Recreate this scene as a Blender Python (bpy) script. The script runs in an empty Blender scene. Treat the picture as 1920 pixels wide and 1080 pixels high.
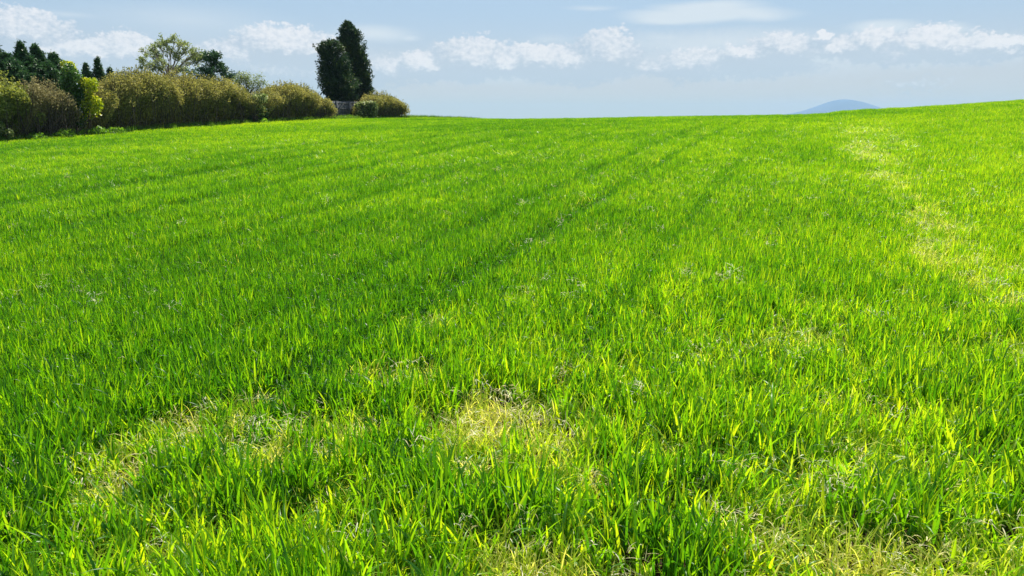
import bpy, math, random
import numpy as np
from mathutils import Vector

# ------------------------------------------------------------------ camera, light, sky
F = 1386.7                     # focal length in pixels of a 1920 px wide frame (26 mm lens)
EYE = 1.75
PITCH = math.atan((540 - 230) / F)
SUN_AZ, SUN_EL = 9.0, 53.0
SUN_STRENGTH, SKY_STRENGTH = 5.0, 0.06
EXPOSURE = 0.75

sc = bpy.context.scene
COL = sc.collection
cam = bpy.data.cameras.new('camera')
cam.sensor_width = 36.0
cam.lens = 26.0
cam.clip_start = 0.05
cam.clip_end = 60000.0
camo = bpy.data.objects.new('camera', cam)
camo.location = (0, 0, EYE)
camo.rotation_euler = (math.pi / 2 - PITCH, 0, 0)
COL.objects.link(camo)
sc.camera = camo

sun = bpy.data.lights.new('sun', 'SUN')
sun.energy = SUN_STRENGTH
sun.angle = math.radians(0.53)
sun.color = (1.0, 0.95, 0.86)
suno = bpy.data.objects.new('sun', sun)
a_, e_ = math.radians(SUN_AZ), math.radians(SUN_EL)
sv = Vector((math.sin(a_) * math.cos(e_), math.cos(a_) * math.cos(e_), math.sin(e_)))
suno.rotation_euler = sv.to_track_quat('Z', 'Y').to_euler()
suno.location = (0, 0, 60)
COL.objects.link(suno)

sc.view_settings.view_transform = 'Standard'
sc.view_settings.look = 'None'
sc.view_settings.exposure = EXPOSURE
sc.view_settings.gamma = 1.0
sc.cycles.max_bounces = 8
sc.cycles.diffuse_bounces = 4
sc.cycles.transmission_bounces = 6
sc.cycles.volume_bounces = 1
sc.cycles.volume_step_rate = 1.0


class NT:
    """small helper round a node tree"""
    def __init__(self, tree):
        self.t = tree
        self.n = tree.nodes
        tree.nodes.clear()

    def new(self, typ, **kw):
        n = self.n.new(typ)
        for k, v in kw.items():
            setattr(n, k, v)
        return n

    def link(self, a, b):
        self.t.links.new(a, b)

    def put(self, sock, v):
        if isinstance(v, bpy.types.NodeSocket):
            self.link(v, sock)
        else:
            sock.default_value = v

    def math(self, op, a, b=None, c=None, clamp=False):
        n = self.new('ShaderNodeMath', operation=op)
        n.use_clamp = clamp
        for i, v in enumerate((a, b, c)):
            if v is not None:
                self.put(n.inputs[i], v)
        return n.outputs[0]

    def vmath(self, op, a, b=None, out=0):
        n = self.new('ShaderNodeVectorMath', operation=op)
        self.put(n.inputs[0], a)
        if b is not None:
            self.put(n.inputs[1], b)
        return n.outputs[out]

    def noise(self, vec, scale, detail=4, rough=0.55, out='Fac', dist=0.0):
        n = self.new('ShaderNodeTexNoise')
        if vec is not None:
            self.link(vec, n.inputs['Vector'])
        n.inputs['Scale'].default_value = scale
        n.inputs['Detail'].default_value = detail
        n.inputs['Roughness'].default_value = rough
        n.inputs['Distortion'].default_value = dist
        return n.outputs[out]

    def mix(self, f, a, b, blend='MIX'):
        n = self.new('ShaderNodeMix', data_type='RGBA', blend_type=blend)
        self.put(n.inputs[0], f)
        self.put(n.inputs[6], a)
        self.put(n.inputs[7], b)
        return n.outputs[2]

    def ramp(self, fac, lo, hi, a=0.0, b=1.0, smooth=True):
        n = self.new('ShaderNodeMapRange')
        n.interpolation_type = 'SMOOTHSTEP' if smooth else 'LINEAR'
        self.put(n.inputs[0], fac)
        for i, v in enumerate((lo, hi, a, b)):
            n.inputs[i + 1].default_value = v
        return n.outputs[0]


def px_dir(px, py):
    a, b = (px - 960) / F, (540 - py) / F
    d = Vector((a, math.cos(PITCH) + b * math.sin(PITCH), -math.sin(PITCH) + b * math.cos(PITCH)))
    return d.normalized()


def az_el(px, py):
    d = px_dir(px, py)
    return math.degrees(math.atan2(d.x, d.y)), math.degrees(math.asin(d.z))


world = bpy.data.worlds.new('World')
sc.world = world
world.use_nodes = True
W = NT(world.node_tree)
wout = W.new('ShaderNodeOutputWorld')
bg = W.new('ShaderNodeBackground')
bg.inputs['Strength'].default_value = SKY_STRENGTH
W.link(bg.outputs[0], wout.inputs[0])
sky = W.new('ShaderNodeTexSky', sky_type='NISHITA')
sky.sun_disc = False
sky.sun_elevation = math.radians(SUN_EL)
sky.sun_rotation = math.radians(SUN_AZ)
sky.air_density = 1.0
sky.dust_density = 0.6
sky.ozone_density = 2.0
geo = W.new('ShaderNodeTexCoord')
sep = W.new('ShaderNodeSeparateXYZ')
W.link(geo.outputs['Generated'], sep.inputs[0])
azn = W.math('MULTIPLY', W.math('ARCTAN2', sep.outputs[0], sep.outputs[1]), 180 / math.pi)
eln = W.math('MULTIPLY', W.math('ARCSINE', sep.outputs[2]), 180 / math.pi)
comb = W.new('ShaderNodeCombineXYZ')
W.link(azn, comb.inputs[0]); W.link(eln, comb.inputs[1])
P0 = comb.outputs[0]                      # sky position in degrees: azimuth, elevation
stretch = W.vmath('MULTIPLY', P0, (0.6, 1.25, 1.0))
nz = W.noise(stretch, 0.6, 3, 0.5, out='Color')
nzf = W.noise(W.vmath('MULTIPLY', P0, (0.85, 1.1, 1.0)), 1.7, 5, 0.62, out='Color')
nz2 = W.noise(P0, 2.2, 6, 0.62, out='Fac')
warp = W.vmath('MULTIPLY', W.vmath('SUBTRACT', nz, (0.5, 0.5, 0.5)), (2.2, 1.0, 0.0))
warp = W.vmath('ADD', warp, W.vmath('MULTIPLY', W.vmath('SUBTRACT', nzf, (0.5, 0.5, 0.5)), (1.9, 1.5, 0.0)))
PW = W.vmath('ADD', P0, warp)             # billowing edges
nzs = W.noise(W.vmath('MULTIPLY', P0, (0.22, 1.0, 1.0)), 0.5, 4, 0.5, out='Color')
PS = W.vmath('ADD', P0, W.vmath('MULTIPLY', W.vmath('SUBTRACT', nzs, (0.5, 0.5, 0.5)), (2.5, 0.9, 0.0)))

# heaped clouds: centre and half size in photo pixels, strength
CUMULUS = [
    (30, 70, 85, 42, 1.0), (95, 98, 70, 26, .95), (170, 98, 80, 24, .85), (240, 98, 55, 26, .8), (120, 125, 190, 36, .6),
    (530, 88, 75, 28, .95), (590, 92, 60, 18, .85), (445, 108, 60, 28, .85), (500, 128, 140, 34, .7), (620, 140, 120, 30, .5),
    (725, 132, 40, 20, .65), (795, 122, 42, 20, .95), (885, 112, 58, 32, 1.0), (950, 120, 60, 20, .9), (1010, 112, 60, 22, .9),
    (1070, 116, 64, 26, .95), (1138, 104, 50, 36, 1.0), (1090, 140, 90, 14, .5), (860, 138, 140, 12, .5),
    (1290, 122, 52, 22, .65), (1235, 128, 60, 14, .5), (1400, 103, 44, 16, .8), (1465, 94, 50, 26, .8), (1420, 128, 90, 14, .5),
    (1585, 90, 50, 16, .75), (1632, 84, 48, 24, .75), (1735, 84, 56, 26, .85), (1785, 88, 70, 22, .7), (1690, 100, 90, 16, .6),
    (1890, 84, 70, 16, .75), (1545, 62, 14, 7, .5), (1720, 160, 50, 10, .18),
    (2100, 80, 120, 40, .8), (-200, 60, 160, 50, .9),
]
# smooth lens shaped and streaky clouds
STREAKS = [
    (1315, 27, 135, 14, .95), (1325, 13, 95, 13, .8), (1255, 34, 75, 10, .8), (1420, 28, 50, 12, .6), (1650, 48, 66, 13, .75), (1775, 53, 46, 12, .65), (1105, 17, 50, 6, .35),
    (1035, 72, 45, 8, .3), (1250, 66, 70, 9, .3), (1350, 80, 240, 24, .3), (490, 51, 56, 10, .45), (350, 35, 190, 30, .28),
    (130, 30, 60, 8, .3), (270, 26, 40, 6, .25), (705, 62, 66, 16, .55), (765, 68, 22, 7, .45), (1580, 110, 420, 30, .25),
]

# low grey-white banks the heaped clouds stand in
BANKS = [(930, 128, 260, 30, .85), (1130, 130, 90, 22, .6), (1400, 118, 260, 34, .75), (1760, 98, 240, 30, .8), (120, 118, 230, 36, .8), (540, 125, 190, 44, .8), (1330, 75, 190, 22, .5)]


def field(P, items, grow=1.0):
    acc = None
    for (cx, cy, hw, hh, s) in items:
        a, e = az_el(cx, cy)
        a2, _ = az_el(cx + hw, cy)
        _, e2 = az_el(cx, cy - hh)
        wa, we = abs(a2 - a) * grow, abs(e2 - e) * grow
        q = W.vmath('MULTIPLY', W.vmath('SUBTRACT', P, (a, e, 0)), (1 / wa, 1 / we, 0))
        r = W.vmath('LENGTH', q, out=1)
        m = W.math('MULTIPLY_ADD', r, -s, s * 1.0)          # s*(1-r)
        acc = m if acc is None else W.math('SMOOTH_MAX', acc, m, 0.12)
    return acc


up = W.vmath('ADD', PW, (0.35, 0.75, 0.0))
c0 = field(PW, CUMULUS, 1.55)
c1 = field(up, CUMULUS, 1.55)
nz3 = W.noise(W.vmath('MULTIPLY', P0, (0.8, 1.15, 1.0)), 3.0, 7, 0.66, out='Fac')
c0n = W.math('ADD', c0, W.math('MULTIPLY_ADD', nz3, 0.75, -0.33))
m0 = W.ramp(c0n, 0.02, 0.24)
rel = W.ramp(W.math('SUBTRACT', W.math('ADD', c0, W.math('MULTIPLY_ADD', nz3, 1.1, -.55)), c1), -0.06, 0.60)
m0 = W.math('MULTIPLY', m0, W.math('MULTIPLY_ADD', rel, 0.35, 0.65))
s0 = W.ramp(field(PS, STREAKS, 1.5), 0.0, 0.55, 0.0, 0.85)
# loose cloud over the rest of the sky, above and behind the view
g1 = W.noise(geo.outputs['Generated'], 3.2, 6, 0.6)
outside = W.ramp(eln, 14.0, 24.0)
gm = W.math('MULTIPLY', W.ramp(g1, 0.52, 0.72), outside)

K = 1.0 / SKY_STRENGTH / 2 ** EXPOSURE          # cloud colours below are given as they look at this exposure
veil = W.ramp(eln, 14.0, 1.5, 0.45, 0.92)
veilc = W.mix(W.ramp(eln, 1.0, 8.5), (.70 * K, .68 * K, .70 * K, 1), (.45 * K, .60 * K, .79 * K, 1))
skyc = W.mix(veil, sky.outputs[0], veilc)
streakc = (.78 * K, .845 * K, .90 * K, 1)
b0 = W.ramp(W.math('ADD', field(PS, BANKS, 1.4), W.math('MULTIPLY_ADD', nz2, .5, -.25)), 0.0, 0.55, 0.0, 0.82)
skyc = W.mix(b0, skyc, (.71 * K, .775 * K, .845 * K, 1))
skyc = W.mix(s0, skyc, streakc)
cumc = W.mix(rel, (.49 * K, .585 * K, .71 * K, 1), (.96 * K, .945 * K, .965 * K, 1))
skyc = W.mix(W.math('MULTIPLY', m0, 0.92), skyc, cumc)
skyc = W.mix(W.math('MULTIPLY', gm, .8), skyc, (.8 * K, .85 * K, .9 * K, 1))
W.link(skyc, bg.inputs['Color'])

# ------------------------------------------------------------------ numbers
rng = np.random.default_rng(11)
DX, DY = .371, .9286                                     # drilling direction of the crop
VN = np.array([-60, -30, -21, -8, 3, 12, 30, 60.])
CV = np.array([1.507, 1.993, 1.855, 2.025, 2.299, 2.95, 4.663, 5.0])
CD = -0.303


def hash3(i, j, k, seed):
    h = (i * 374761393 + j * 668265263 + k * 2147483647 + seed * 974634533) & 0xFFFFFFFF
    h = ((h ^ (h >> 13)) * 1274126177) & 0xFFFFFFFF
    h = ((h ^ (h >> 16)) * 2246822519) & 0xFFFFFFFF
    return ((h ^ (h >> 15)) & 0xFFFFFF) / float(0xFFFFFF)


def vnoise(x, y, z=0.0, seed=0):
    x, y, z = np.broadcast_arrays(np.asarray(x, float), np.asarray(y, float), np.asarray(z, float))
    i, j, k = np.floor(x).astype(np.int64), np.floor(y).astype(np.int64), np.floor(z).astype(np.int64)
    fx, fy, fz = x - i, y - j, z - k
    fx, fy, fz = fx * fx * (3 - 2 * fx), fy * fy * (3 - 2 * fy), fz * fz * (3 - 2 * fz)
    r = 0
    for a in (0, 1):
        for b in (0, 1):
            for c in (0, 1):
                wgt = (fx if a else 1 - fx) * (fy if b else 1 - fy) * (fz if c else 1 - fz)
                r = r + wgt * hash3(i + a, j + b, k + c, seed)
    return r


def fbm(x, y, z=0.0, seed=0, oct=3):
    r, amp, tot, f = 0, 1.0, 0, 1.0
    for o in range(oct):
        r = r + amp * vnoise(np.asarray(x) * f, np.asarray(y) * f, np.asarray(z) * f, seed + 17 * o)
        tot += amp; amp *= .5; f *= 2.03
    return r / tot


def interp_c(v):
    v = np.clip(np.asarray(v, float), VN[0], VN[-1])
    i = np.clip(np.searchsorted(VN, v) - 1, 0, len(VN) - 2)
    m = np.gradient(CV, VN)
    h = VN[i + 1] - VN[i]
    t = np.clip((v - VN[i]) / h, 0, 1)
    return ((2 * t**3 - 3 * t**2 + 1) * CV[i] + (t**3 - 2 * t * t + t) * h * m[i]
            + (-2 * t**3 + 3 * t * t) * CV[i + 1] + (t**3 - t * t) * h * m[i + 1])


def height(x, y):
    x = np.asarray(x, float); y = np.asarray(y, float)
    u = DX * x + DY * y; v = DY * x - DX * y
    t = u / 55
    p = np.where(t < 1, 1 - (1 - t)**2, 1 - 1.2 * (t - 1)**2)
    p = np.where(t < -.3, 1 - 1.69 + 2.6 * (t + .3), p)
    p = np.maximum(p, -12.0 + 0 * p)
    z = interp_c(v) * p
    z = z + CD * np.exp(-((u - 18) / 16)**2) / (1 + np.exp(np.clip((v + 24) / 3., -50, 50)))
    z = z + .05 * (fbm(x * .35, y * .35, 0, 5) - .5)
    # the little step in the skyline in front of the far hill
    z = z + .10 * np.exp(-((u - 44) / 9)**2) * np.tanh((v - .8) / .7) * np.exp(-((v - .8) / 7)**2)
    return z


def uv2xy(u, v):
    return DX * u + DY * v, DY * u - DX * v


def u_at(px, v):
    """distance along the hedge line v at which a photo column is met"""
    k = .976 * (px - 960) / F
    return -v * (DY + k * DX) / (DX - k * DY)


def at(px, v):
    x, y = uv2xy(u_at(px, v), v)
    return float(x), float(y), float(height(x, y))


def z_of(py, y):
    b = (540 - py) / F
    return EYE + y * (-math.sin(PITCH) + b * math.cos(PITCH)) / (math.cos(PITCH) + b * math.sin(PITCH))


# ------------------------------------------------------------------ mesh helpers
def tag(o, label=None, cat=None, group=None, kind=None):
    if label: o['label'] = label
    if cat: o['category'] = cat
    if group: o['group'] = group
    if kind: o['kind'] = kind
    return o


def np_mesh(name, verts, faces, mat=None, tint=None, smooth=False, parent=None, link=True):
    """faces: (n,3) or (n,4) int array; tint: one value per vertex"""
    me = bpy.data.meshes.new(name)
    verts = np.asarray(verts, np.float32); faces = np.asarray(faces, np.int32)
    n, k = faces.shape
    me.vertices.add(len(verts)); me.vertices.foreach_set('co', verts.ravel())
    me.loops.add(n * k); me.loops.foreach_set('vertex_index', faces.ravel())
    me.polygons.add(n)
    me.polygons.foreach_set('loop_start', np.arange(0, n * k, k, dtype=np.int32))
    if smooth:
        me.polygons.foreach_set('use_smooth', np.ones(n, bool))
    me.update(calc_edges=True)
    if tint is not None:
        at_ = me.attributes.new('tint', 'FLOAT', 'POINT')
        at_.data.foreach_set('value', np.asarray(tint, np.float32))
    me.validate()
    if mat: me.materials.append(mat)
    o = bpy.data.objects.new(name, me)
    if link: COL.objects.link(o)
    if parent: o.parent = parent
    return o


def empty(name, loc):
    o = bpy.data.objects.new(name, None)
    o.location = loc
    o.empty_display_size = .2
    COL.objects.link(o)
    return o


def part(name, parent, verts, faces, mat, tint=None, smooth=False):
    """world space mesh arrays made into a child of an Empty"""
    v = np.asarray(verts, float) - np.array(parent.location)
    return np_mesh(name, v, faces, mat, tint, smooth, parent)


def unit(a):
    return a / np.maximum(np.linalg.norm(a, axis=-1, keepdims=True), 1e-9)


def leaves(c, axis, length, width, fold=.25, r=rng):
    """one folded rhombic leaf (4 vertices, one quad) at each centre"""
    n = len(c)
    axis = unit(axis)
    rnd = unit(r.normal(size=(n, 3)))
    side = unit(np.cross(axis, rnd))
    nor = np.cross(side, axis)
    L = np.broadcast_to(np.asarray(length, float), (n,))[:, None]; Wd = np.broadcast_to(np.asarray(width, float), (n,))[:, None]
    b = c - axis * L * .5
    t = c + axis * L * .5 - nor * L * .12
    m = c - axis * L * .05
    l = m + side * Wd * .5 + nor * Wd * fold
    q = m - side * Wd * .5 + nor * Wd * fold
    v = np.stack([b, l, t, q], 1).reshape(-1, 3)
    f = np.arange(n * 4).reshape(n, 4)
    return v, f


def tubes(paths, radii, k=5):
    """list of (m,3) polylines with per point radii -> joined tube mesh"""
    V, Fc, off = [], [], 0
    ang = np.arange(k) * 2 * math.pi / k
    for p, r in zip(paths, radii):
        p = np.asarray(p, float); m = len(p)
        d = unit(np.gradient(p, axis=0))
        ref = np.array([1.0, .3, .1]) if abs(d[0, 2]) > .7 else np.array([0, 0, 1.0])
        s = unit(np.cross(d, ref)); w = np.cross(d, s)
        ring = p[:, None] + np.asarray(r)[:, None, None] * (np.cos(ang)[None, :, None] * s[:, None] + np.sin(ang)[None, :, None] * w[:, None])
        V.append(ring.reshape(-1, 3))
        i = np.arange(m - 1)[:, None] * k + np.arange(k)[None]
        j = np.arange(m - 1)[:, None] * k + (np.arange(k)[None] + 1) % k
        Fc.append(np.stack([i, j, j + k, i + k], -1).reshape(-1, 4) + off)
        off += m * k
    return np.concatenate(V), np.concatenate(Fc)


def boxes(bl):
    """list of (centre, half sizes, axis u direction xy) boxes -> joined mesh"""
    V, Fc = [], []
    for n, (c, h, d) in enumerate(bl):
        d = np.array([d[0], d[1], 0.]); d /= np.linalg.norm(d)
        s = np.array([-d[1], d[0], 0.]); z = np.array([0, 0, 1.])
        for a in (-1, 1):
            for b in (-1, 1):
                for e in (-1, 1):
                    V.append(np.array(c) + a * h[0] * d + b * h[1] * s + e * h[2] * z)
        o = n * 8
        Fc += [[o, o + 1, o + 3, o + 2], [o + 4, o + 6, o + 7, o + 5], [o, o + 4, o + 5, o + 1], [o + 2, o + 3, o + 7, o + 6], [o, o + 2, o + 6, o + 4], [o + 1, o + 5, o + 7, o + 3]]
    return np.array(V), np.array(Fc)


# ------------------------------------------------------------------ materials
def leaf_material(name, cols, trans=.45, rough=.45, spec=.35, tcol=None, scale=.9):
    """cols: three colours mixed by each leaf's own tint and a patchy noise"""
    m = bpy.data.materials.new(name); m.use_nodes = True
    N = NT(m.node_tree)
    out = N.new('ShaderNodeOutputMaterial')
    tint = N.new('ShaderNodeAttribute', attribute_name='tint').outputs['Fac']
    pos = N.new('ShaderNodeNewGeometry').outputs['Position']
    nz = N.noise(pos, scale, 3)
    f = N.math('ADD', N.math('MULTIPLY', tint, .75), N.math('MULTIPLY_ADD', nz, .9, -.35), clamp=True)
    r = N.new('ShaderNodeValToRGB')
    r.color_ramp.elements[0].color = (*cols[0], 1); r.color_ramp.elements[0].position = .1
    r.color_ramp.elements[1].color = (*cols[2], 1); r.color_ramp.elements[1].position = .9
    e = r.color_ramp.elements.new(.5); e.color = (*cols[1], 1)
    N.link(f, r.inputs[0])
    p = N.new('ShaderNodeBsdfPrincipled')
    N.link(r.outputs[0], p.inputs['Base Color'])
    p.inputs['Roughness'].default_value = rough
    p.inputs['Specular IOR Level'].default_value = spec
    t = N.new('ShaderNodeBsdfTranslucent')
    if tcol:
        tc = N.mix(1.0, r.outputs[0], (*tcol, 1), 'MULTIPLY')
        N.link(tc, t.inputs[0])
    else:
        N.link(r.outputs[0], t.inputs[0])
    mx = N.new('ShaderNodeMixShader'); mx.inputs[0].default_value = trans
    N.link(p.outputs[0], mx.inputs[1]); N.link(t.outputs[0], mx.inputs[2])
    N.link(mx.outputs[0], out.inputs[0])
    return m


def solid_material(name, c1, c2, scale=4.0, rough=.85, stretch=(1, 1, 1), bump=.0):
    m = bpy.data.materials.new(name); m.use_nodes = True
    N = NT(m.node_tree)
    out = N.new('ShaderNodeOutputMaterial')
    tc = N.new('ShaderNodeTexCoord').outputs['Object']
    v = N.vmath('MULTIPLY', tc, stretch)
    nz = N.noise(v, scale, 6, .65)
    col = N.mix(N.ramp(nz, .3, .7), (*c1, 1), (*c2, 1))
    p = N.new('ShaderNodeBsdfPrincipled')
    N.link(col, p.inputs['Base Color']); p.inputs['Roughness'].default_value = rough
    p.inputs['Specular IOR Level'].default_value = .2
    if bump:
        b = N.new('ShaderNodeBump'); b.inputs['Strength'].default_value = bump; b.inputs['Distance'].default_value = .03
        N.link(nz, b.inputs['Height']); N.link(b.outputs[0], p.inputs['Normal'])
    N.link(p.outputs[0], out.inputs[0])
    return m


def crop_material(name, lush, mid, pale, trans=.5, tmul=(1.9, 1.6, .5), rough=.38, spec=.45):
    """blades: the plant's own 'tint' (instance) moves from lush to pale, each leaf varies a little"""
    m = bpy.data.materials.new(name); m.use_nodes = True
    N = NT(m.node_tree)
    out = N.new('ShaderNodeOutputMaterial')
    leaf = N.new('ShaderNodeAttribute', attribute_name='tint').outputs['Fac']
    pl = N.new('ShaderNodeAttribute', attribute_type='INSTANCER', attribute_name='blade_tone').outputs['Fac']
    f = N.math('ADD', pl, N.math('MULTIPLY_ADD', leaf, .8, -.42), clamp=True)
    r = N.new('ShaderNodeValToRGB')
    r.color_ramp.elements[0].color = (*lush, 1); r.color_ramp.elements[0].position = .05
    r.color_ramp.elements[1].color = (*pale, 1); r.color_ramp.elements[1].position = .95
    e = r.color_ramp.elements.new(.5); e.color = (*mid, 1)
    N.link(f, r.inputs[0])
    col = r.outputs[0]
    p = N.new('ShaderNodeBsdfPrincipled')
    N.link(col, p.inputs['Base Color'])
    p.inputs['Roughness'].default_value = rough
    p.inputs['Specular IOR Level'].default_value = spec
    t = N.new('ShaderNodeBsdfTranslucent')
    N.link(N.mix(1.0, col, (*tmul, 1), 'MULTIPLY'), t.inputs[0])
    mx = N.new('ShaderNodeMixShader'); mx.inputs[0].default_value = trans
    N.link(p.outputs[0], mx.inputs[1]); N.link(t.outputs[0], mx.inputs[2])
    N.link(mx.outputs[0], out.inputs[0])
    return m


M_WHEAT = crop_material('wheat_leaf', (.035, .145, .012), (.132, .33, .013), (.33, .475, .03), tmul=(2.2, 1.85, .3), trans=.58)
M_WEED = crop_material('weed_grass_leaf', (.24, .42, .02), (.46, .56, .05), (.70, .66, .20), trans=.52, tmul=(1.4, 1.35, .7), spec=.3)
M_STRAW = crop_material('dry_straw', (.72, .62, .32), (.86, .79, .48), (.95, .91, .72), trans=.5, tmul=(1.05, 1, .9), spec=.1, rough=.5)
M_VERGE = crop_material('verge_grass_leaf', (.04, .12, .012), (.10, .22, .02), (.2, .3, .04), tmul=(1.5, 1.5, .5))

M_OLIVE = leaf_material('olive_hedge_leaf', [(.165, .19, .055), (.39, .365, .115), (.60, .53, .18)], trans=.36, tcol=(1.2, 1.2, .75), spec=.12, rough=.6)
M_TWIGGY = leaf_material('twiggy_hedge_leaf', [(.20, .175, .075), (.38, .335, .14), (.50, .45, .18)], trans=.34, spec=.12, rough=.6)
M_GREENBUSH = leaf_material('green_hedge_leaf', [(.14, .19, .045), (.31, .36, .09), (.48, .50, .14)], trans=.3, tcol=(1.4, 1.3, .6), spec=.12, rough=.6)
M_BRIGHT = leaf_material('bright_young_leaf', [(.15, .25, .012), (.40, .48, .02), (.62, .60, .06)], trans=.5, tcol=(1.3, 1.25, .6), scale=1.5)
M_DEEP = leaf_material('deep_green_leaf', [(.035, .10, .02), (.08, .18, .03), (.17, .30, .05)], trans=.45)
M_PALE = leaf_material('pale_feathery_leaf', [(.16, .22, .05), (.28, .35, .09), (.42, .47, .16)], trans=.5)
M_CREAM = leaf_material('variegated_leaf', [(.03, .07, .015), (.20, .28, .06), (.74, .74, .36)], trans=.55, scale=6)
M_CONIFER = leaf_material('conifer_needle', [(.022, .055, .024), (.048, .10, .034), (.16, .20, .04)], trans=.28, spec=.2)
M_SPRUCE = leaf_material('spruce_needle', [(.03, .085, .03), (.06, .145, .042), (.125, .23, .055)], trans=.25, spec=.2)
M_NETTLE = leaf_material('nettle_leaf', [(.07, .17, .02), (.16, .32, .03), (.28, .44, .05)], trans=.5, tcol=(1.3, 1.3, .6), scale=2)
M_BARK = solid_material('grey_brown_bark', (.06, .045, .03), (.17, .13, .09), 9, stretch=(1, 1, .25), bump=.5)
M_PALEBARK = solid_material('pale_bark', (.18, .16, .11), (.34, .31, .23), 8, stretch=(1, 1, .3), bump=.4)
M_TWIG = solid_material('dry_twig', (.05, .038, .028), (.13, .105, .08), 6)
M_FENCE = solid_material('weathered_fence_wood', (.085, .09, .095), (.17, .175, .18), 7, stretch=(6, 6, .5), bump=.4)


# ------------------------------------------------------------------ the ground
def build_ground():
    m = bpy.data.materials.new('field_soil'); m.use_nodes = True
    N = NT(m.node_tree)
    out = N.new('ShaderNodeOutputMaterial')
    pos = N.new('ShaderNodeNewGeometry').outputs['Position']
    n1 = N.noise(pos, 9, 8, .7)
    soil = N.mix(N.ramp(n1, .3, .7), (.022, .016, .009, 1), (.075, .052, .03, 1))
    dist = N.vmath('LENGTH', pos, out=1)
    far = N.mix(N.ramp(N.noise(pos, .004, 5), .35, .65), (.06, .12, .03, 1), (.12, .16, .05, 1))
    col = N.mix(N.ramp(dist, 60, 90), soil, far)
    p = N.new('ShaderNodeBsdfPrincipled'); p.inputs['Roughness'].default_value = .95
    p.inputs['Specular IOR Level'].default_value = .1
    N.link(col, p.inputs['Base Color'])
    b = N.new('ShaderNodeBump'); b.inputs['Strength'].default_value = .8; b.inputs['Distance'].default_value = .03
    N.link(n1, b.inputs['Height']); N.link(b.outputs[0], p.inputs['Normal'])
    N.link(p.outputs[0], out.inputs[0])
    # polar sheet round the camera, fine near, coarse far
    r = np.concatenate([[0.0], np.geomspace(.4, 130, 190), np.geomspace(150, 7000, 24)])
    na = 240
    th = np.arange(na) * 2 * math.pi / na
    X = r[:, None] * np.sin(th)[None]; Y = r[:, None] * np.cos(th)[None]
    Z = height(X, Y)
    low = -14 - 4 * np.clip((r - 130) / 900, 0, 1)[:, None] + 0 * X
    k = np.clip((r - 75) / 60, 0, 1)[:, None]; k = k * k * (3 - 2 * k)
    Z = np.maximum(Z, -14) * (1 - k) + low * k
    V = np.stack([X, Y, Z], -1).reshape(-1, 3)
    i = np.arange(len(r) - 1)[:, None] * na + np.arange(na)[None]
    j = np.arange(len(r) - 1)[:, None] * na + (np.arange(na)[None] + 1) % na
    Fc = np.stack([i, i + na, j + na, j], -1).reshape(-1, 4)
    o = np_mesh('ground', V, Fc, m, smooth=True)
    tag(o, kind='structure')


def build_hill():
    m = bpy.data.materials.new('far_hill'); m.use_nodes = True
    N = NT(m.node_tree)
    out = N.new('ShaderNodeOutputMaterial')
    pos = N.new('ShaderNodeNewGeometry').outputs['Position']
    col = N.mix(N.ramp(N.noise(pos, .006, 6, .6), .35, .65), (.04, .105, .25, 1), (.065, .14, .30, 1))  # blue of the distant haze is put into the hill's own colour
    p = N.new('ShaderNodeBsdfPrincipled'); p.inputs['Roughness'].default_value = 1
    N.link(col, p.inputs['Base Color']); N.link(p.outputs[0], out.inputs[0])
    D = 5200.0
    outl = [(1400, 222), (1450, 218), (1482, 213), (1510, 207), (1535, 198.5), (1556, 190.5), (1572, 186.6), (1584, 186), (1598, 187.4), (1616, 191.5),
            (1632, 197), (1650, 203), (1680, 209), (1740, 214), (1800, 217)]
    xs = np.array([px_dir(a, b).x / px_dir(a, b).y * D for a, b in outl])
    zs = np.array([z_of(b, D) for a, b in outl])
    nx, ny = 120, 40
    X = np.linspace(xs[0], xs[-1], nx)[:, None] + np.zeros((1, ny))
    T = np.linspace(-1, 1, ny)[None] + np.zeros((nx, 1))
    crest = np.interp(X[:, :1], xs, zs)
    # smooth the outline a little
    k = np.array([1, 2, 3, 2, 1.]) / 9
    cr = np.convolve(np.pad(crest[:, 0], 2, mode='edge'), k, mode='valid')[:, None]
    base = -19.0
    prof = np.exp(-(T * 2.1)**2)
    Z = base + (cr - base) * prof + 5 * (fbm(X * .01, T * 4, 0, 3) - .5) * np.abs(T)
    Y = D + T * 700
    V = np.stack([X, Y, Z], -1).reshape(-1, 3)
    i = np.arange(nx - 1)[:, None] * ny + np.arange(ny - 1)[None]
    Fc = np.stack([i, i + ny, i + ny + 1, i + 1], -1).reshape(-1, 4)
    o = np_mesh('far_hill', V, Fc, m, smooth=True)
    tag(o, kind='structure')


build_ground()
build_hill()


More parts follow.
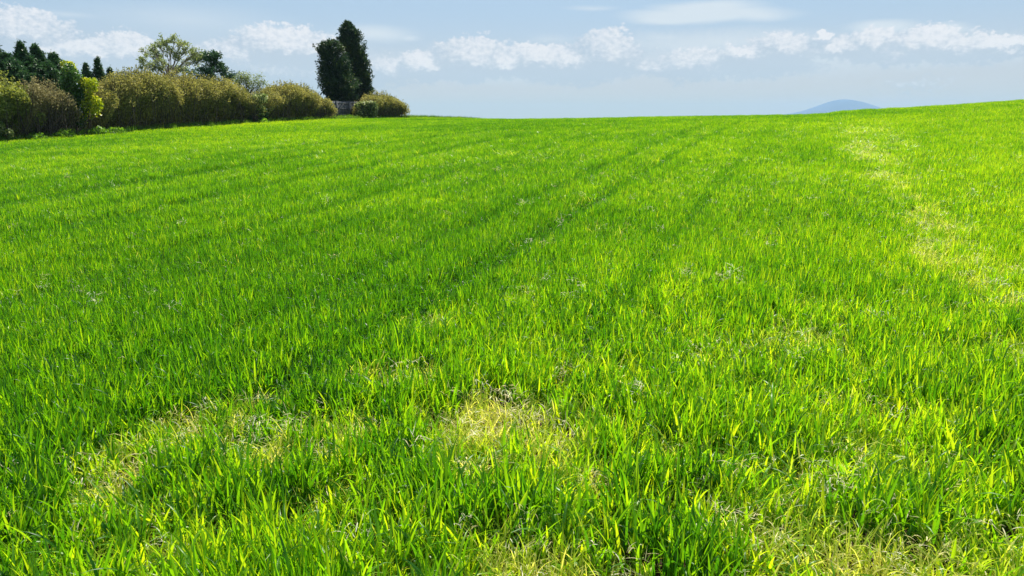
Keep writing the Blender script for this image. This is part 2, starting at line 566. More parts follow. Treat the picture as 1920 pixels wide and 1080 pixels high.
# ------------------------------------------------------------------ the crop
def blade(L, Wd, lean, azim, segs, curl, fold, base, twist=0.0, across=3):
    """one tapering grass leaf: returns verts and quads"""
    s = np.linspace(0, 1, segs + 1)
    ang = lean + curl * s**2.2                              # angle from vertical
    dl = L / segs
    r = np.concatenate([[0], np.cumsum(np.sin((ang[:-1] + ang[1:]) / 2) * dl)])
    z = np.concatenate([[0], np.cumsum(np.cos((ang[:-1] + ang[1:]) / 2) * dl)])
    d = np.array([math.cos(azim), math.sin(azim), 0]); up_ = np.array([0, 0, 1.])
    c = base + r[:, None] * d + z[:, None] * up_
    w = Wd * np.minimum(1, .55 + 1.6 * s) * (1 - np.clip((s - .45) / .55, 0, 1)**1.7) + .0006
    side0 = np.array([-d[1], d[0], 0])
    nor = np.cos(ang)[:, None] * -d + np.sin(ang)[:, None] * up_
    tw = twist * s
    side = np.cos(tw)[:, None] * side0 + np.sin(tw)[:, None] * nor
    nn = -np.sin(tw)[:, None] * side0 + np.cos(tw)[:, None] * nor
    l = c + side * w[:, None] / 2 + nn * w[:, None] * fold
    q = c - side * w[:, None] / 2 + nn * w[:, None] * fold
    rows = np.stack([l, c, q] if across == 3 else [l, q], 1)
    k = rows.shape[1]
    V = rows.reshape(-1, 3)
    i = (np.arange(segs)[:, None] * k + np.arange(k - 1)[None]).ravel()
    return V, np.stack([i, i + 1, i + k + 1, i + k], -1)


def tuft(name, mat, blades):
    V, Fc, T, off = [], [], [], 0
    for (v, f, t) in blades:
        V.append(v); Fc.append(f + off); T.append(np.full(len(v), t)); off += len(v)
    return np_mesh(name, np.concatenate(V), np.concatenate(Fc), mat, np.concatenate(T), smooth=True, link=False)


def wheat_blades(n, radius, r, segs, across, wmul=1.0, lmul=1.0):
    B = []
    for _ in range(n):
        a, q = r.uniform(0, 2 * math.pi), radius * math.sqrt(r.uniform())
        base = np.array([q * math.cos(a), q * math.sin(a), r.uniform(0, .09)])
        L = r.uniform(.15, .27) * lmul
        kind = r.uniform()
        curl = r.uniform(.05, .55) if kind < .80 else r.uniform(1.0, 2.3)
        v, f = blade(L, r.uniform(.0065, .0125) * wmul, r.uniform(.02, .30), r.uniform(0, 2 * math.pi), segs, curl, r.uniform(.12, .3), base,
                     r.uniform(-1.3, 1.3), across)
        B.append((v, f, r.uniform()))
    return B


def make_sets():
    r = np.random.default_rng(5)
    near = [tuft('wheat_plant', M_WHEAT, wheat_blades(13, .055, r, 7, 3)) for _ in range(18)]
    mid = [tuft('wheat_patch', M_WHEAT, wheat_blades(44, .15, r, 4, 2, 1.2)) for _ in range(10)]
    far = [tuft('wheat_drift', M_WHEAT, wheat_blades(80, .30, r, 3, 2, 1.7)) for _ in range(8)]
    weed = []
    for _ in range(8):
        B = []
        for _ in range(22):
            a, q = r.uniform(0, 6.28), .06 * math.sqrt(r.uniform())
            v, f = blade(r.uniform(.07, .19), r.uniform(.003, .006), r.uniform(.05, .75), r.uniform(0, 6.28), 5, r.uniform(.2, 2.0), .15,
                         np.array([q * math.cos(a), q * math.sin(a), 0]), r.uniform(-1, 1), 2)
            B.append((v, f, r.uniform(0, .8)))
        weed.append(tuft('weed_tuft', M_WEED, B))
    straw = []
    for _ in range(6):
        B = []
        for _ in range(14):
            a, q = r.uniform(0, 6.28), .07 * math.sqrt(r.uniform())
            v, f = blade(r.uniform(.03, .09), r.uniform(.002, .005), r.uniform(.4, 1.5), r.uniform(0, 6.28), 4, r.uniform(-.6, 2.2), .1,
                         np.array([q * math.cos(a), q * math.sin(a), r.uniform(.0, .07)]), r.uniform(-2, 2), 2)
            B.append((v, f, r.uniform()))
        straw.append(tuft('straw_scrap', M_STRAW, B))
    verge = [tuft('verge_tuft', M_VERGE, wheat_blades(40, .22, r, 3, 2, 1.1, 1.5)) for _ in range(6)]
    return near, mid, far, weed, straw, verge


def scatter(name, pts, rotz, tilt, scl, tone, sources):
    """one object whose points carry copies of the source tufts"""
    n = len(pts)
    me = bpy.data.meshes.new(name)
    me.vertices.add(n); me.vertices.foreach_set('co', np.asarray(pts, np.float32).ravel())
    rot = np.stack([tilt * rng.normal(size=n), tilt * rng.normal(size=n), rotz], 1).astype(np.float32)
    a = me.attributes.new('turn', 'FLOAT_VECTOR', 'POINT'); a.data.foreach_set('vector', rot.ravel())
    a = me.attributes.new('size', 'FLOAT_VECTOR', 'POINT'); a.data.foreach_set('vector', np.asarray(scl, np.float32).ravel())
    a = me.attributes.new('blade_tone', 'FLOAT', 'POINT'); a.data.foreach_set('value', np.asarray(tone, np.float32))
    a = me.attributes.new('pick', 'INT', 'POINT'); a.data.foreach_set('value', rng.integers(0, len(sources), n).astype(np.int32))
    o = bpy.data.objects.new(name, me); COL.objects.link(o)
    src = bpy.data.collections.new(name + '_tufts')
    for s in sources: src.objects.link(s)
    ng = bpy.data.node_groups.new(name + '_scatter', 'GeometryNodeTree')
    ng.interface.new_socket('Geometry', in_out='INPUT', socket_type='NodeSocketGeometry')
    ng.interface.new_socket('Geometry', in_out='OUTPUT', socket_type='NodeSocketGeometry')
    gi = ng.nodes.new('NodeGroupInput'); go = ng.nodes.new('NodeGroupOutput')
    ci = ng.nodes.new('GeometryNodeCollectionInfo')
    ci.inputs['Collection'].default_value = src
    ci.inputs['Separate Children'].default_value = True
    ci.inputs['Reset Children'].default_value = True
    ip = ng.nodes.new('GeometryNodeInstanceOnPoints')
    ip.inputs['Pick Instance'].default_value = True

    def named(nm, dt):
        q = ng.nodes.new('GeometryNodeInputNamedAttribute'); q.data_type = dt
        q.inputs['Name'].default_value = nm
        return q.outputs['Attribute']
    L = ng.links.new
    L(gi.outputs[0], ip.inputs['Points']); L(ci.outputs[0], ip.inputs['Instance'])
    L(named('pick', 'INT'), ip.inputs['Instance Index'])
    L(named('turn', 'FLOAT_VECTOR'), ip.inputs['Rotation'])
    L(named('size', 'FLOAT_VECTOR'), ip.inputs['Scale'])
    L(ip.outputs[0], go.inputs[0])
    md = o.modifiers.new('scatter', 'NODES'); md.node_group = ng
    return o


# thin, stunted patches in the crop: u, v, half length along u, half width, strength
PATCHES = [
    (2.5, -2.45, .28, .42, 1.5), (2.2, -2.2, .2, .3, 1.1), (2.75, -2.0, .14, .2, .6), (3.15, -1.5, .36, .42, 1.3), (2.7, -1.45, .16, .2, .6), (3.9, -1.0, .3, .3, .5),
    (2.75, -.1, .35, .55, .6), (2.35, .35, .3, .45, 1.0), (2.7, .75, .3, .3, .9), (1.9, -.35, .3, .5, .95), (1.85, .55, .3, .45, .9), (2.0, -1.3, .3, .5, .4),
    (3.3, .4, .7, .4, .5), (2.0, 1.2, .4, .4, .5), (4.6, -.6, .7, .4, .35), (5.2, .5, .8, .5, .3),
    (16.5, 1.1, 2.2, .35, .55), (12.5, 1.1, 3.0, .22, .5), (8.4, 1.2, 2.0, .25, .65), (6.8, 1.3, 1.0, .32, .75), (5.4, 1.45, .9, .3, .6), (22, 1.3, 4, .5, .35),
]
TRAMS = [(-2.55, .13, .95), (-3.45, .13, .95), (-4.9, .12, .5), (-5.8, .12, .55), (-8.1, .18, .9), (-9.2, .13, .5), (-13.2, .22, .9), (-1.2, .1, .35), (-21.5, .2, .6), (-24, .2, .6), (-10.9, .30, 1.7), (-11.9, .16, .6), (-18.5, .2, .8), (-19.5, .2, .6), (-6.6, .12, .35), (-15.0, .2, .4)]


def stunt(u, v):
    s = 0 * u
    n = fbm(u * 4.2, v * 4.2, 0, 31)
    for (pu, pv, hu, hv, st) in PATCHES:
        d = np.sqrt(((u - pu) / (hu * 1.25))**2 + ((v - pv) / (hv * 1.25))**2)
        s = np.maximum(s, st * np.clip(1.25 - d + (n - .5) * 3.6, 0, 1))
    # a light scatter of small thin spots over the headland
    m = fbm(u * 2.6, v * 2.6, 0, 61)
    s = np.maximum(s, .75 * np.clip((m - .60) * 7, 0, 1) * np.clip((v + 3.2) / 1.5, 0, 1) * np.clip((7 - u) / 3, 0, 1))
    return s


def tram(u, v):
    s = 0 * u
    for (tv, hw, st) in TRAMS:
        wob = .10 * (fbm(u * .5, 0 * u + tv, 0, 41) - .5)
        brk = np.clip(fbm(u * .45, 0 * u + tv * 3, 0, 43) * 2.2 - .25, .35, 1) * np.clip((u - 2.2) / 3.5, .15, 1) * np.clip((34 - u) / 22, .45, 1)
        s = np.maximum(s, st * brk * np.clip(1.4 - np.abs(v - tv - wob) / hw, 0, 1))
    return s


def region(d0, d1, du, dv, margin=1.6, spread=.86):
    """drilled points between two distances inside the wedge the place shows"""
    v = np.arange(-29.6, 62, dv); u = np.arange(-8, 92, du)
    # cut the grid down before jittering
    U, V_ = np.meshgrid(u, v, indexing='ij')
    X, Y = uv2xy(U, V_)
    R = np.hypot(X, Y)
    ok = (R > d0 * .8 - .3) & (R < d1 * 1.2 + .3) & (np.abs(X) < spread * Y + margin) & (Y > .35)
    U, V_ = U[ok], V_[ok]
    U = U + rng.uniform(-.5, .5, len(U)) * du
    V_ = V_ + rng.normal(0, .16, len(U)) * dv
    X, Y = uv2xy(U, V_)
    R = np.hypot(X, Y) * (1 + .09 * rng.normal(size=len(X)))
    ok = (R >= d0) & (R < d1)
    return U[ok], V_[ok], X[ok], Y[ok]


def wheat_scatter(d0, d1, du, dv, sources, big):
    u, v, x, y = region(d0, d1, du, dv)
    s, t = stunt(u, v), tram(u, v)
    keep = rng.uniform(size=len(u)) > np.clip(.70 * s + .10 * t, 0, .9)
    u, v, x, y, s, t = (q[keep] for q in (u, v, x, y, s, t))
    clump = fbm(x * 1.6, y * 1.6, 0, 3)
    broad = fbm(x * .25, y * .25, 0, 7)
    hs = .86 + .36 * (clump - .3) + .25 * (broad - .5)
    hs = hs * (1 + .07 * np.sin(v * 5.2 + 2.5 * fbm(u * .15, v * .15, 0, 51)) * np.clip((np.hypot(x, y) - 6) / 8, 0, 1))
    hs = hs * (1 - .52 * s) * (1 - .34 * t) * rng.uniform(.82, 1.15, len(u))
    # plants scaled down away from the viewpoint, so the field reads larger
    grown = 1 - .48 * np.clip((np.hypot(x, y) - 2.6) / 5.0, 0, 1)
    hs = hs * (grown * .8 + .2) * (1 + .2 * np.clip((3.2 - np.hypot(x, y)) / 1.2, 0, 1))
    hs = hs * (1 + .16 * np.clip(tram(u, v + .26) + tram(u, v - .26), 0, 1) * (t < .1))
    wide = rng.uniform(.9, 1.15, len(u)) * big * grown
    tone = .34 + .45 * (fbm(x * .9, y * .9, 0, 9) - .5) + .5 * (fbm(x * .12, y * .12, 0, 13) - .5) + .55 * s - .60 * t  # last term darkens the wheel tracks, standing in for their side shade
    tone = tone + .15 * np.clip((v + .5) / 5, 0, 1) - .12 * np.clip((-v - 1.2) / 2.5, 0, 1) * np.clip(1 - (np.hypot(x, y) - 5) / 8, 0, 1)  # yellower right, darker left: crop health, and partly sun direction put into the colour
    tone = tone + .25 * np.clip((v + 24) / -5, 0, 1)
    tone = np.clip(tone + rng.normal(0, .09, len(u)), 0, 1)
    z = height(x, y)
    return np.stack([x, y, z], 1), rng.uniform(0, 2 * math.pi, len(u)), np.stack([wide, wide, hs], 1), tone


near, mid, far, weed, straw, verge = make_sets()
ZN = wheat_scatter(.4, 9.5, .042, .088, near, 1.0)
tag(scatter('wheat_crop', *ZN[:2], .10, *ZN[2:], near), 'young green wheat leaves filling the near field', 'wheat', kind='stuff')
ZM = wheat_scatter(9.5, 25, .095, .115, mid, 1.0)
tag(scatter('wheat_crop', *ZM[:2], .07, *ZM[2:], mid), 'green wheat covering the middle of the field', 'wheat', kind='stuff')
ZF = wheat_scatter(25, 66, .22, .22, far, 1.0)
tag(scatter('wheat_crop', *ZF[:2], .05, *ZF[2:], far), 'green wheat covering the far rise of the field', 'wheat', kind='stuff')


def weed_scatter():
    u, v, x, y = region(.4, 26, .06, .06)
    s = stunt(u, v)
    thin = np.clip(12 / np.hypot(x, y), .25, 1)
    keep = rng.uniform(size=len(u)) < (np.clip(s * .7, 0, .7) + .05) * thin * (1 - np.clip(tram(u, v) * 1.5, 0, 1))
    u, v, x, y, s = (q[keep] for q in (u, v, x, y, s))
    n = len(u)
    sz = rng.uniform(.75, 1.3, n)
    big = np.clip(np.hypot(x, y) / 9, 1, 2)
    tone = np.clip(.25 + .45 * s + rng.normal(0, .2, n), 0, 1)
    tag(scatter('weed_grass', np.stack([x, y, height(x, y)], 1), rng.uniform(0, 6.28, n), .12, np.stack([sz * big, sz * big, sz], 1), tone, weed),
        'fine yellow green grass growing in the thin patches', 'grass', kind='stuff')
    # dry straw: on the bare patches and a few bleached scraps caught on the leaves
    u, v, x, y = region(.4, 22, .09, .09)
    s = stunt(u, v)
    keep = rng.uniform(size=len(u)) < (np.clip(s - .22, 0, 1) * 1.2 + .016) * (1 - np.clip(tram(u, v) * 1.5, 0, 1))
    xs, ys, z0 = x[keep], y[keep], rng.uniform(.01, .12, keep.sum())
    SPOTS = [(.3, 7.1, .10), (.45, 5.4, .16), (1.55, 5.7, .13), (1.35, 5.75, .1), (1.75, 5.6, .1), (.2, 9.3, .1), (1.1, 9.6, .12), (-4.0, 6.1, .12), (-3.2, 5.6, .1),
             (4.2, 6.6, .28), (3.9, 7.0, .2), (-1.5, 3.3, .12), (-1.25, 3.2, .1), (-1.0, 3.25, .1), (-.1, 3.55, .1), (.75, 2.5, .1), (.9, 2.7, .12), (.0, 2.4, .1), (1.25, 2.65, .1), (-.35, 3.0, .08), (1.5, 2.45, .09), (.7, 3.6, .08), (1.5, 11.5, .15), (6.9, 15.2, .35)]
    ex = [(a + rng.normal(0, sp), b + rng.normal(0, sp)) for (a, b, sp) in SPOTS for _ in range(4)]
    k = rng.uniform(size=len(x)) < .004
    ex = np.concatenate([np.array(ex), np.stack([x[k], y[k]], 1)])
    xs = np.concatenate([xs, ex[:, 0]]); ys = np.concatenate([ys, ex[:, 1]])
    z0 = np.concatenate([z0, rng.uniform(.08, .16, len(ex))])
    n = len(xs)
    sz = rng.uniform(.4, .85, n)
    tag(scatter('straw_litter', np.stack([xs, ys, height(xs, ys) + z0], 1), rng.uniform(0, 6.28, n), .3, np.stack([sz, sz, sz], 1), rng.uniform(0, 1, n), straw),
        'pale dry straw lying in the thin patches of the crop', 'straw', kind='stuff')


def verge_scatter():
    u = rng.uniform(8, 66, 6500); v = rng.uniform(-34.5, -29.2, 6500)
    x, y = uv2xy(u, v)
    n = len(u)
    sz = rng.uniform(.5, 1.0, n) * np.where(v < -31.5, .7, 1)
    tone = np.clip(fbm(x * .6, y * .6, 0, 4) + rng.normal(0, .12, n), 0, 1)
    tag(scatter('verge_grass', np.stack([x, y, height(x, y)], 1), rng.uniform(0, 6.28, n), .1, np.stack([sz, sz, sz], 1), tone, verge),
        'rough uncut grass along the foot of the hedge', 'grass', kind='stuff')


weed_scatter()
verge_scatter()


# ------------------------------------------------------------------ hedges and bushes
def hedge(label, outline, v0, depth, mat, r, n_leaf=26000, leaf=(.078, .052), skirt=.8, twigs=80, name='hedge', cat='hedge', group='hedge bushes along the field edge',
          twigmat=None, fuzz=1.0, gaps=.32, lowmul=.9):
    """outline: photo points along the top; lobes follow it along the hedge line v0"""
    us = np.array([u_at(p[0], v0) for p in outline])
    tops = []
    for (p, q), u in zip(outline, us):
        x, y = uv2xy(u, v0)
        tops.append(z_of(q, y) - float(height(x, y)))
    tops = np.array(tops)
    L = us[-1] - us[0]
    x0, y0 = uv2xy((us[0] + us[-1]) / 2, v0)
    root = empty(name, (x0, y0, float(height(x0, y0))))
    tag(root, label, cat, group)
    step = .42
    m = max(3, int(L / step))
    C, Rr = [], []
    for i in range(m):
        for k in range(3):
            u = us[0] + L * (i + .5 + r.uniform(-.3, .3)) / m
            H = float(np.interp(u, us, tops)) * r.uniform(.95, 1.02)
            edge = min((u - us[0]), (us[-1] - u))
            v = v0 + r.uniform(-.28, .28) * depth
            x, y = uv2xy(u, v); g = float(height(x, y))
            if k == 2:        # a lower shoulder lobe towards the field
                v = v0 + depth * r.uniform(.22, .40); x, y = uv2xy(u, v)
                rad = np.array([r.uniform(.45, .7), r.uniform(.4, .55), H * r.uniform(.26, .36)])
                zc = H * r.uniform(.34, .62)
            else:
                rad = np.array([r.uniform(.55, 1.0), depth * r.uniform(.36, .48), H * r.uniform(.40, .48)])
                zc = H - rad[2]
            rad[0] = min(rad[0], max(.3, edge + .15))
            C.append([x, y, g + zc]); Rr.append(rad)
    C, Rr = np.array(C), np.array(Rr)
    vol = Rr.prod(1)
    n_leaf = int(n_leaf * 2.0)
    pick = r.choice(len(C), n_leaf, p=vol / vol.sum())
    d = unit(r.normal(size=(n_leaf, 3)))
    rad = 1 - np.abs(r.normal(0, .22, n_leaf)); rad = np.clip(rad, .05, 1.03)
    loc = d * rad[:, None] * Rr[pick]
    X = np.stack([loc[:, 0] * DX + loc[:, 1] * DY, loc[:, 0] * DY - loc[:, 1] * DX, loc[:, 2]], 1) + C[pick]
    nin = int(n_leaf * .8)
    pin = r.choice(len(C), nin, p=vol / vol.sum())
    loc = unit(r.normal(size=(nin, 3))) * (r.uniform(0, 1, nin)**.4 * .8)[:, None] * Rr[pin]
    X = np.concatenate([X, np.stack([loc[:, 0] * DX + loc[:, 1] * DY, loc[:, 0] * DY - loc[:, 1] * DX, loc[:, 2]], 1) + C[pin]])
    # a looser skirt of leaves down to the ground
    ns = int(n_leaf * skirt)
    us_ = r.uniform(us[0] + .1, us[-1] - .1, ns)
    vs_ = v0 + r.normal(0, .26, ns) * depth
    Hs = np.interp(us_, us, tops)
    xs, ys = uv2xy(us_, vs_)
    X = np.concatenate([X, np.stack([xs, ys, height(xs, ys) + Hs * r.uniform(.02, .5, ns)], 1)])
    gz = height(X[:, 0], X[:, 1])
    g1 = fbm(X[:, 0] * 1.7, X[:, 1] * 1.7, X[:, 2] * 1.9, 77)
    hrel = (X[:, 2] - gz) / np.maximum(np.interp(DX * X[:, 0] + DY * X[:, 1], us, tops), .5)
    ok = (g1 > gaps + .12 * np.clip(.45 - hrel, 0, 1)) & (X[:, 2] > gz + .02)
    ok &= r.uniform(size=len(X)) < np.where(hrel < .35, lowmul, 1.0)
    # the foot of the hedge stands back under the overhanging growth
    vv = DY * X[:, 0] - DX * X[:, 1] - v0
    ok &= vv < depth * (.01 + 1.0 * np.clip(hrel - .15, 0, 1)) + r.normal(0, .07, len(X))
    X = X[ok]
    # sprays that break the outline: shoots from the top of the lobes
    nsp = int(38 * L * fuzz)
    su = r.uniform(us[0] + .35, us[-1] - .35, nsp); svv = v0 + r.normal(0, .28, nsp) * depth
    sx, sy = uv2xy(su, svv)
    sH = np.interp(su, us, tops) * (1 - .30 * np.clip(np.abs(svv - v0) / (depth * .5), 0, 1.2)**2)
    sz = height(sx, sy) + sH
    tp, tr, SX = [], [], []
    for i in range(nsp):
        ln = r.uniform(.08, .34) * (1 if r.uniform() < .85 else 1.5)
        dr = np.array([r.normal(0, .3), r.normal(0, .3), 1.0]); dr /= np.linalg.norm(dr)
        b = np.array([sx[i], sy[i], sz[i] - .22]); low = b - np.array([dr[0] * .2, dr[1] * .2, min(1.1, sH[i] * .55)])
        tp.append(np.stack([low, b, b + dr * (ln + .2) * .5, b + dr * (ln + .2)])); tr.append([.010, .008, .006, .003])
        t = r.uniform(.2, 1, 8)[:, None]
        SX.append(b + dr * (ln + .2) * t + r.normal(0, .03, (8, 3)))
    X = np.concatenate([X] + SX)
    ax = r.normal(size=(len(X), 3)) * .8 + np.array([0, 0, .55])
    sc_ = r.uniform(.6, 1.3, len(X))
    V, Fc = leaves(X, ax, leaf[0] * sc_, leaf[1] * sc_, r=r)
    part('foliage', root, V, Fc, mat, np.repeat(np.clip(r.beta(2, 2, len(X)), 0, 1), 4))
    # stems and bare twigs inside and at the foot
    for i in range(twigs):
        u = r.uniform(us[0] + .3, us[-1] - .3); v = v0 + r.normal(0, .18) * depth
        x, y = uv2xy(u, v); g = float(height(x, y))
        H = float(np.interp(u, us, tops))
        e = np.array([x + r.normal(0, .6), y + r.normal(0, .6), g + H * r.uniform(.45, .95)])
        b = np.array([x, y, g - .05])
        mm = (b + e) / 2 + r.normal(0, .28, 3)
        th = r.uniform(.008, .022)
        tp.append(np.stack([b, b * .6 + mm * .4, mm, mm * .45 + e * .55, e])); tr.append([th, th * .9, th * .75, th * .6, th * .3])
    V, Fc = tubes(tp, tr, 4)
    part('branches', root, V, Fc, twigmat or M_TWIG, smooth=True)
    return root


R1 = np.random.default_rng(101)
hedge('green brown hedge bush at the left end of the hedge row', [(-75, 150), (-40, 138), (0, 141), (25, 152), (48, 170), (60, 192)], -30.4, 2.0, M_GREENBUSH, R1, 26000, (.10, .065))
hedge('grey brown twiggy hedge bush with few leaves left of the bright young tree', [(36, 185), (50, 160), (72, 153), (98, 157), (116, 172), (126, 200)], -30.4, 1.9, M_TWIGGY, R1,
      15000, (.075, .045), twigs=300, gaps=.32, fuzz=1.2)
hedge('tall olive brown hedge bush right of the bright young tree', [(180, 192), (190, 166), (212, 148), (245, 133), (275, 132), (300, 142), (318, 162)], -30.6, 2.2, M_OLIVE, R1, 36000)
hedge('long olive brown hedge bush under the dark pine', [(296, 160), (312, 143), (338, 136), (365, 141), (385, 149), (408, 147), (432, 153), (452, 166), (468, 186), (474, 200)], -30.6, 2.1, M_OLIVE, R1, 40000)
hedge('rounded olive hedge bush just left of the wooden fence', [(488, 188), (500, 170), (525, 159), (548, 156), (570, 163), (590, 178), (602, 195)], -30.5, 2.0, M_OLIVE, R1, 30000)
hedge('small bronze leaved bush against the end of the wooden fence', [(574, 195), (586, 180), (600, 180), (610, 188), (616, 203)], -30.3, 1.5, M_OLIVE, R1, 12000, twigs=60)
hedge('dome shaped olive bush ending the hedge beside open sky', [(680, 198), (694, 180), (714, 176), (732, 183), (744, 196), (750, 212)], -30.4, 2.1, M_OLIVE, R1, 26000, twigs=90)


# ------------------------------------------------------------------ trees
def crown_points(lobes, n, r, shell=.25):
    C = np.array([l[0] for l in lobes], float); Rr = np.array([l[1] for l in lobes], float)
    vol = Rr.prod(1)**.8
    pick = r.choice(len(C), n, p=vol / vol.sum())
    d = unit(r.normal(size=(n, 3)))
    rad = np.clip(1 - np.abs(r.normal(0, shell, n)), .05, 1.05)
    rad = rad * (.55 + .9 * fbm(d[:, 0] * 2.2 + pick * 3.7, d[:, 1] * 2.2, d[:, 2] * 2.2, 19))
    return C[pick] + d * rad[:, None] * Rr[pick], pick


def leafy(label, px, v, pytop, lobes_px, mat, r, n=4000, leaf=(.09, .06), name='tree', cat='tree', group=None, bark=None, trunk_r=.05, gaps=.3, foliage='crown', stems=1, clusters=None):
    """broad-leaved tree or shrub; lobes given as photo points: (px, py, half width px, half height px, depth offset m)"""
    x, y, g = at(px, v)
    root = empty(name, (x, y, g)); tag(root, label, cat, group)
    s = math.hypot(x, y) / F * 1.0
    sy = y / F
    lobes = []
    for (lx, ly, hw, hh, dd) in lobes_px:
        k = px_dir(lx, ly); yy = y + dd
        lobes.append(((k.x / k.y * yy, yy, z_of(ly, yy)), (hw * sy, max(hw * sy * .9, .15), hh * sy)))
    X, pick = crown_points(lobes, n, r)
    if clusters:      # leaves gather round twig ends
        K = clusters * len(lobes)
        cen, cp = crown_points(lobes, K, r, .4)
        which = r.integers(0, K, n)
        X = cen[which] + r.normal(0, .12, (n, 3)) * np.array([1, 1, .8])
    g1 = fbm(X[:, 0] * 2.4, X[:, 1] * 2.4, X[:, 2] * 2.4, int(px) % 90)
    X = X[(g1 > gaps) & (X[:, 2] > g + .03)]
    sc_ = r.uniform(.6, 1.3, len(X))
    V, Fc = leaves(X, r.normal(size=(len(X), 3)) + np.array([0, 0, -.2]), leaf[0] * sc_, leaf[1] * sc_, r=r)
    part(foliage, root, V, Fc, mat, np.repeat(r.beta(2, 2, len(X)), 4))
    tp, tr = [], []
    top = max(l[0][2] for l in lobes)
    for sN in range(stems):
        b = np.array([x + r.normal(0, .1) * (stems > 1), y + r.normal(0, .1) * (stems > 1), g - .08])
        cx = np.mean([l[0] for l in lobes], 0)
        e = np.array([cx[0], cx[1], top])
        t = np.linspace(0, 1, 7)[:, None]
        p = b + (e - b) * t + np.sin(t * 5 + sN) * np.array([.06, .05, 0])
        tp.append(p); tr.append(trunk_r * np.linspace(1, .18, 7))
        for l in lobes:
            for q in range(4):
                f = r.uniform(.2, .8)
                a = b + (e - b) * f * np.clip((l[0][2] - g) / (top - g + .01), .2, 1)
                c = np.array(l[0]) + r.normal(0, .5, 3) * np.array(l[1])
                mm = (a + c) / 2 + np.array([0, 0, .1])
                tp.append(np.stack([a, (a + mm) / 2, mm, (mm + c) / 2, c])); w = trunk_r * .4
                tr.append([w, w * .8, w * .6, w * .45, w * .2])
    V, Fc = tubes(tp, tr, 5)
    part('trunk' if stems == 1 else 'stems', root, V, Fc, bark or M_BARK, smooth=True)
    return root


R2 = np.random.default_rng(202)
# young tree in front of the hedge: a dark leafy side and a bright side
leafy('young tree with deep green leaves and a yellow green top in the hedge gap', 140, -30.2, 112,
      [(128, 190, 20, 42, 0), (140, 160, 20, 30, .1), (122, 215, 14, 20, 0), (148, 205, 14, 34, 0), (131, 140, 13, 20, .1), (112, 200, 8, 14, 0), (150, 178, 10, 16, 0)],
      M_DEEP, R2, 5200, (.10, .07), name='young_tree', cat='tree', gaps=.26, trunk_r=.06)
leafy('bright yellow green sapling leaning over the verge beside the tall olive hedge', 164, -29.9, 130,
      [(163, 165, 15, 20, 0), (172, 158, 12, 12, -.1), (170, 200, 19, 18, -.1), (158, 215, 10, 14, 0), (180, 192, 11, 10, -.2), (168, 182, 9, 10, 0)],
      M_BRIGHT, R2, 1500, (.13, .09), name='sapling', cat='tree', gaps=.24, trunk_r=.03)
leafy('yellow green topped shrub standing up behind the young tree', 129, -31.8, 112,
      [(123, 122, 9, 8, 0), (134, 128, 9, 12, 0), (139, 142, 9, 14, 0), (124, 136, 7, 10, 0)], M_BRIGHT, R2, 800, (.12, .08), name='shrub', cat='shrub', gaps=.25, trunk_r=.03)
leafy('pale leaved spray growing out of the hedge foot at the left edge', 8, -29.3, 232,
      [(2, 236, 6, 8, 0), (18, 248, 7, 8, 0), (8, 246, 6, 6, 0)], M_CREAM, R2, 260, (.10, .07), name='shrub', cat='shrub', gaps=.2, trunk_r=.012)
leafy('yellow green climber filling the gap between two olive hedge bushes', 480, -30.0, 174,
      [(478, 188, 15, 11, 0), (490, 184, 13, 9, 0), (470, 196, 8, 12, 0), (484, 206, 12, 14, .1)], M_CREAM, R2, 1100, (.13, .095), name='climber', cat='shrub', gaps=.24, trunk_r=.02, stems=3, foliage='foliage')
leafy('dark leafy backing bush added low behind the climber between the olive hedges', 480, -30.4, 195,
      [(478, 212, 16, 14, 0), (492, 212, 12, 14, 0), (470, 218, 10, 10, 0)], M_DEEP, R2, 3000, (.08, .06), name='shrub', cat='shrub', gaps=.2, trunk_r=.02, stems=3, foliage='foliage')  # added backing that makes the gaps behind the climber leaves dark
leafy('small cream and green variegated shrub against the wooden fence', 686, -29.9, 190,
      [(675, 197, 10, 6, 0), (690, 196, 13, 7, 0), (690, 206, 14, 12, 0), (700, 202, 9, 10, 0), (684, 214, 14, 9, 0), (702, 214, 6, 9, 0)], M_CREAM, R2, 1900, (.16, .12), name='shrub', cat='shrub', gaps=.3, trunk_r=.015, stems=3,
      foliage='foliage')
leafy('light green feathery shrub rising behind the hedge left of the conifers', 462, -33.5, 130,
      [(450, 152, 9, 18, 0), (468, 158, 9, 22, 0), (484, 160, 8, 20, 0), (494, 158, 5, 18, 0), (440, 160, 8, 14, 0), (458, 145, 6, 14, 0)], M_PALE, R2, 3000, (.09, .05), name='shrub', cat='shrub', gaps=.3,
      trunk_r=.03, stems=4, clusters=22, foliage='foliage')


